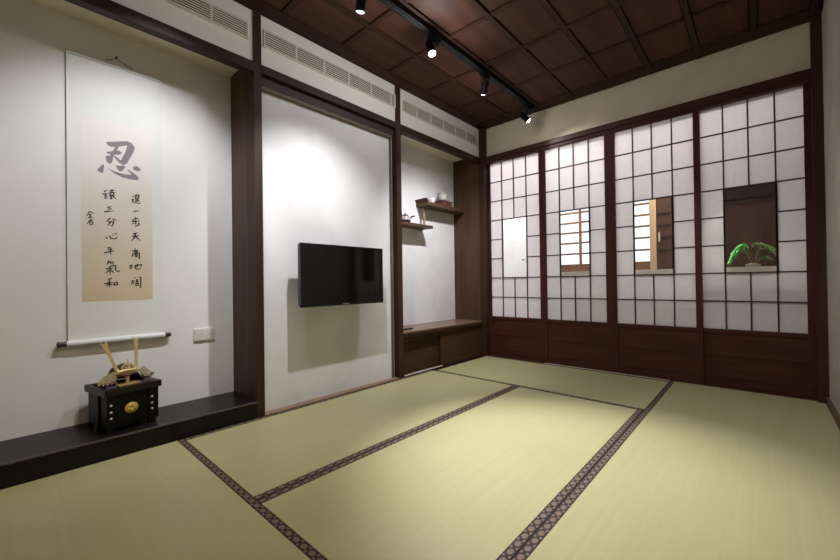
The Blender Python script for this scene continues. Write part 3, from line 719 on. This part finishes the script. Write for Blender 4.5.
rc = thing('remote_control', 'small flat black remote lying at the left end of the cabinet top', 'remote control', (-.125, -1.165, .398), math.radians(5))
MR = rc.matrix_basis.copy()
MB().box(-.020, .020, -.075, .075, .0005, .016, 0, .004, MR).build('case', BLKPL, rc)
for i in range(4):
    MB().box(-.011, .011, -.055+.028*i, -.040+.028*i, .0155, .0175, 0, .001, MR).build('button', plain('button_grey', (.12,.12,.13), .5), rc)

# staggered shelves
us = thing('wall_shelf', 'upper wooden shelf with raised lip, on the right of the alcove', 'shelf', (-.30, -.385, 1.665), 0, 'staggered alcove shelves')
MB().box(-.385, -.220, -.725, -.050, 1.665, 1.703, 0, .002).build('board', SHELF, us)
b = MB(); b.prism([(-.725,1.703),(-.738,1.722),(-.742,1.738),(-.730,1.734),(-.715,1.718),(-.700,1.703)], -.385, -.220, 'y' if False else 'x'); b.build('lip', wood('lip_wood', (.055,.016,.012), (.09,.028,.02), 'x'), us, label='dark red upturned lip')
ls = thing('wall_shelf', 'lower wooden shelf on the left of the alcove, reaching under the other', 'shelf', (-.30, -.98, 1.420), 0, 'staggered alcove shelves')
MB().box(-.385, -.220, -1.332, -.640, 1.420, 1.450, 0, .002).build('board', SHELF, ls)
b = MB(); b.box(-.318, -.300, -.690, -.672, 1.450, 1.665, 0, .002); b.build('strut', plain('strut_wood', (.30,.20,.12), .5), ls)

# objects on the shelves
bx = thing('wooden_box', 'small dark red wooden box on the upper shelf, under the silver pot', 'box', (-.280, -.375, 1.703))
MB().box(-.345, -.232, -.455, -.285, 1.7035, 1.748, 0, .003).build('body', wood('red_box_wood', (.085,.028,.018), (.13,.045,.03), 'y'), bx)
MB().box(-.350, -.228, -.460, -.280, 1.748, 1.758, 0, .003).build('lid', wood('red_box_lid', (.075,.022,.015), (.11,.036,.025), 'y'), bx)
tp = thing('teapot', 'pale silvery pot with a dark handle standing on the dark red box', 'teapot', (-.290, -.385, 1.758))
MT = tp.matrix_basis.copy()
GLZ = mottled('pale_glaze', (.34,.32,.26), (.50,.48,.41), 30, .25, 0, spec=.6)
b = MB(); b.lathe([(0,.001),(.040,.001),(.055,.014),(.063,.040),(.060,.066),(.046,.082),(.036,.086),(.034,.083),(.0,.080)], 28, M=MT); b.build('body', GLZ, tp)
b = MB(); b.lathe([(.037,.086),(.034,.094),(.018,.101),(.006,.103),(.005,.108),(.010,.113),(.007,.119),(0,.120)], 24, M=MT); b.build('lid', GLZ, tp)
b = MB(); b.tube([(0,.050,.040),(.004,.070,.048),(.006,.082,.064),(.006,.090,.076)], [.014,.011,.009,.007], 12, 0, M=MT); b.build('spout', GLZ, tp)
b = MB(); b.tube([(0,-.056,.070),(0,-.078,.078),(0,-.092,.062),(0,-.088,.038),(0,-.066,.022)], .0065, 10, 0, M=MT); b.build('handle', plain('dark_handle', (.05,.035,.025), .5), tp, label='dark handle')
tc_ = thing('tea_cup', 'small white cup on the upper shelf left of the pot', 'cup', (-.285, -.575, 1.703))
b = MB(); b.lathe([(0,.001),(.020,.001),(.021,.008),(.032,.030),(.036,.062),(.0335,.062),(.029,.030),(.016,.010),(0,.009)], 24, M=tc_.matrix_basis); b.build('bowl', plain('white_porcelain', (.74,.71,.68), .25), tc_)
kt = thing('iron_kettle', 'small dark kettle with a painted pale pinkish highlight and a straight spout on the lower shelf', 'kettle', (-.300, -.985, 1.450))
MK = kt.matrix_basis.copy(); IRON = plain('dark_iron', (.020,.014,.016), .4)
b = MB(); b.lathe([(0,.001),(.040,.001),(.052,.012),(.058,.030)], 24, 0, M=MK); b.lathe([(.058,.030),(.056,.056),(.044,.070)], 24, 1, M=MK); b.lathe([(.044,.070),(.030,.076),(0,.078)], 24, 0, M=MK)
b.build('body', [IRON, plain('pinkish_highlight', (.42,.33,.34), .25)], kt)  # pinkish middle band is a highlight painted into the colour
b = MB(); b.lathe([(.034,.075),(.030,.084),(.012,.089),(.006,.091),(.006,.096),(.010,.102),(0,.106)], 20, M=MK); b.build('lid', IRON, kt)
b = MB(); b.tube([(0,.046,.040),(.01,.070,.062),(.015,.088,.078),(.018,.125,.086)], [.015,.011,.008,.006], 12, 0, M=MK); b.build('spout', IRON, kt)
b = MB(); b.tube([(0,-.050,.052),(-.002,-.075,.080),(-.002,-.066,.098),(0,-.040,.082)], .005, 10, 0, M=MK); b.build('handle', IRON, kt)

# ------------------------------------------------------ track and spotlights
def track(name, x, y0, y1, label):
    t = thing('light_track', label, 'light track', (x, (y0+y1)/2, 2.600), 0)
    b = MB(); b.box(x-.024, x+.024, y0, y1, 2.560, 2.5995, 0, .002); b.build('rail', BLACK, t)
    b = MB(); b.box(x-.006, x+.006, y0+.01, y1-.01, 2.5585, 2.561, 0); b.build('slot', plain('slot_black', (.003,.003,.003), .8), t)
    b = MB(); b.box(x-.027, x+.027, y1-.03, y1+.004, 2.556, 2.5995, 0, .002); b.build('end_cap', BLACK, t)
track('light_track', .705, -3.40, -.19, 'long black light track on the dark ceiling parallel to the television wall')
track('light_track', 1.95, -3.40, -1.35, 'second black light track on the ceiling nearer the right wall')

def aim_matrix(p, d):
    d = Vector(d).normalized(); z = -d
    q = z.to_track_quat('Z', 'Y')
    return Matrix.Translation(Vector(p)) @ q.to_matrix().to_4x4()
SPILL = .02
SPOTG = 'spotlights hanging from the ceiling tracks'
def spotlight(x, y, lens, target, label, power, angle=70, blend=.5, lit=True, rad=.016, col=(1,.97,.93)):
    """lens: centre of the lamp's front; target: point it is turned to"""
    t = thing('spotlight', label, 'spotlight', (x, y, 2.560), 0, SPOTG)
    b = MB(); b.box(x-.017, x+.017, y-.055, y+.055, 2.532, 2.5584, 0, .003); b.build('adapter', BLACK, t)
    l = Vector(lens); d = (Vector(target)-l).normalized(); back = l - d*.105
    M_ = aim_matrix(l, d)
    piv = l - d*.062
    b = MB(); sd = d.cross(Vector((0,0,1)))
    if sd.length < .05: sd = Vector((0,1,0))
    sd.normalize()
    for s_ in (-1, 1):
        b.tube([(x, y, 2.54), Vector((x, y, 2.52)) + sd*.030*s_, piv + sd*.031*s_], .0035, 8)
    b.tube([(x,y,2.54),(x,y,2.518)], .008, 10)
    b.build('yoke', BLACK, t)
    b = MB(); b.lathe([(0,.105),(.020,.105),(.026,.098),(.027,.020),(.029,.016),(.029,-.004),(.026,-.004),(.0245,.004),(.0245,.012)], 24, M=M_)
    b.build('head', BLACK, t)
    b = MB(); b.lathe([(0,-.008),(.010,-.0065),(.018,-.003),(.0245,.003),(.0245,.006),(0,.006)], 24, M=M_)
    b.build('lens', LENS if lit else plain('lens_dark', (.05,.05,.05), .2), t)
    if lit:
        ld = bpy.data.lights.new('spot_beam', 'SPOT'); ld.energy = power; ld.spot_size = math.radians(angle); ld.spot_blend = blend
        ld.shadow_soft_size = rad; ld.color = col
        lo = bpy.data.objects.new('spot_beam', ld); COL.objects.link(lo)
        lo.matrix_world = aim_matrix(l + d*.014, d)
        pd = bpy.data.lights.new('spot_spill', 'POINT'); pd.energy = power*SPILL; pd.shadow_soft_size = .02; pd.color = col
        po = bpy.data.objects.new('spot_spill', pd); COL.objects.link(po); po.location = l + d*.03
    return t
COOL = (.955,.95,1.0)
spotlight(.705, -3.02, (.70,-3.04,2.41), (-.36,-3.24,1.15), 'spotlight out over the scroll, first on the long track', 98, 78, .8, col=COOL)
spotlight(.705, -2.36, (.70,-2.352,2.398), (-.02,-2.12,.45), 'lit spotlight at the top edge above the television, second on the long track', 160, 90, 1.0, col=COOL)
spotlight(.705, -1.70, (.715,-1.735,2.425), (1.66,-1.95,0), 'lit glaring spotlight on the long track, facing the viewer', 640, 50, 1.0, col=COOL)
spotlight(.705, -1.05, (.69,-1.05,2.40), (-.32,-.50,.50), 'dark backed spotlight on the long track, turned away to the alcove', 185, 92, 1.0, True, col=COOL)
spotlight(.705, -.27, (.712,-.275,2.415), (1.35,.0,1.70), 'lit spotlight at the far end of the long track, by the sliding screens', 12, 90, .6, col=COOL)
spotlight(1.95, -1.60, (1.96,-1.60,2.42), (2.0,-.6,0), 'spotlight on the second track nearest the sliding screens', 95, 90, 1.0, col=COOL)
spotlight(1.95, -2.95, (1.94,-2.97,2.42), (1.45,-3.95,.2), 'added warm fill spotlight on the second track, unseen behind the viewer', 95, 110, 1.0, col=(1,.78,.50))  # unseen lamp added for warm bounce in the shadows
ld = bpy.data.lights.new('passage_fill', 'AREA'); ld.shape = 'RECTANGLE'; ld.size = 2.9; ld.size_y = .25; ld.energy = 110; ld.color = (1,.97,.95)  # unseen fill light, added to light the shoji paper evenly from behind
lo = bpy.data.objects.new('passage_fill', ld); COL.objects.link(lo); lo.location = (1.05, .62, 2.52)
ld = bpy.data.lights.new('plant_lamp', 'SPOT'); ld.energy = 45; ld.spot_size = math.radians(40); ld.color = (.85,1,.8); ld.shadow_soft_size = .02
lo = bpy.data.objects.new('plant_lamp', ld); COL.objects.link(lo); lo.matrix_world = aim_matrix((2.25,.40,1.9), Vector((2.22,.15,1.03))-Vector((2.25,.40,1.9)))

world = bpy.data.worlds.new('world'); scene.world = world; world.use_nodes = True
world.node_tree.nodes['Background'].inputs[0].default_value = (.02,.018,.015,1); world.node_tree.nodes['Background'].inputs[1].default_value = 1.0
vs = scene.view_settings
vs.view_transform = 'Standard'; vs.look = 'None'; vs.gamma = 1.0; vs.exposure = -0.5; vs.use_curve_mapping = False
try:
    scene.cycles.use_denoising = True; scene.cycles.denoiser = 'OPENIMAGEDENOISE'
    scene.cycles.max_bounces = 10; scene.cycles.diffuse_bounces = 6; scene.cycles.sample_clamp_indirect = 12.0; scene.cycles.blur_glossy = 0.0
    scene.cycles.caustics_reflective = True
except Exception: pass
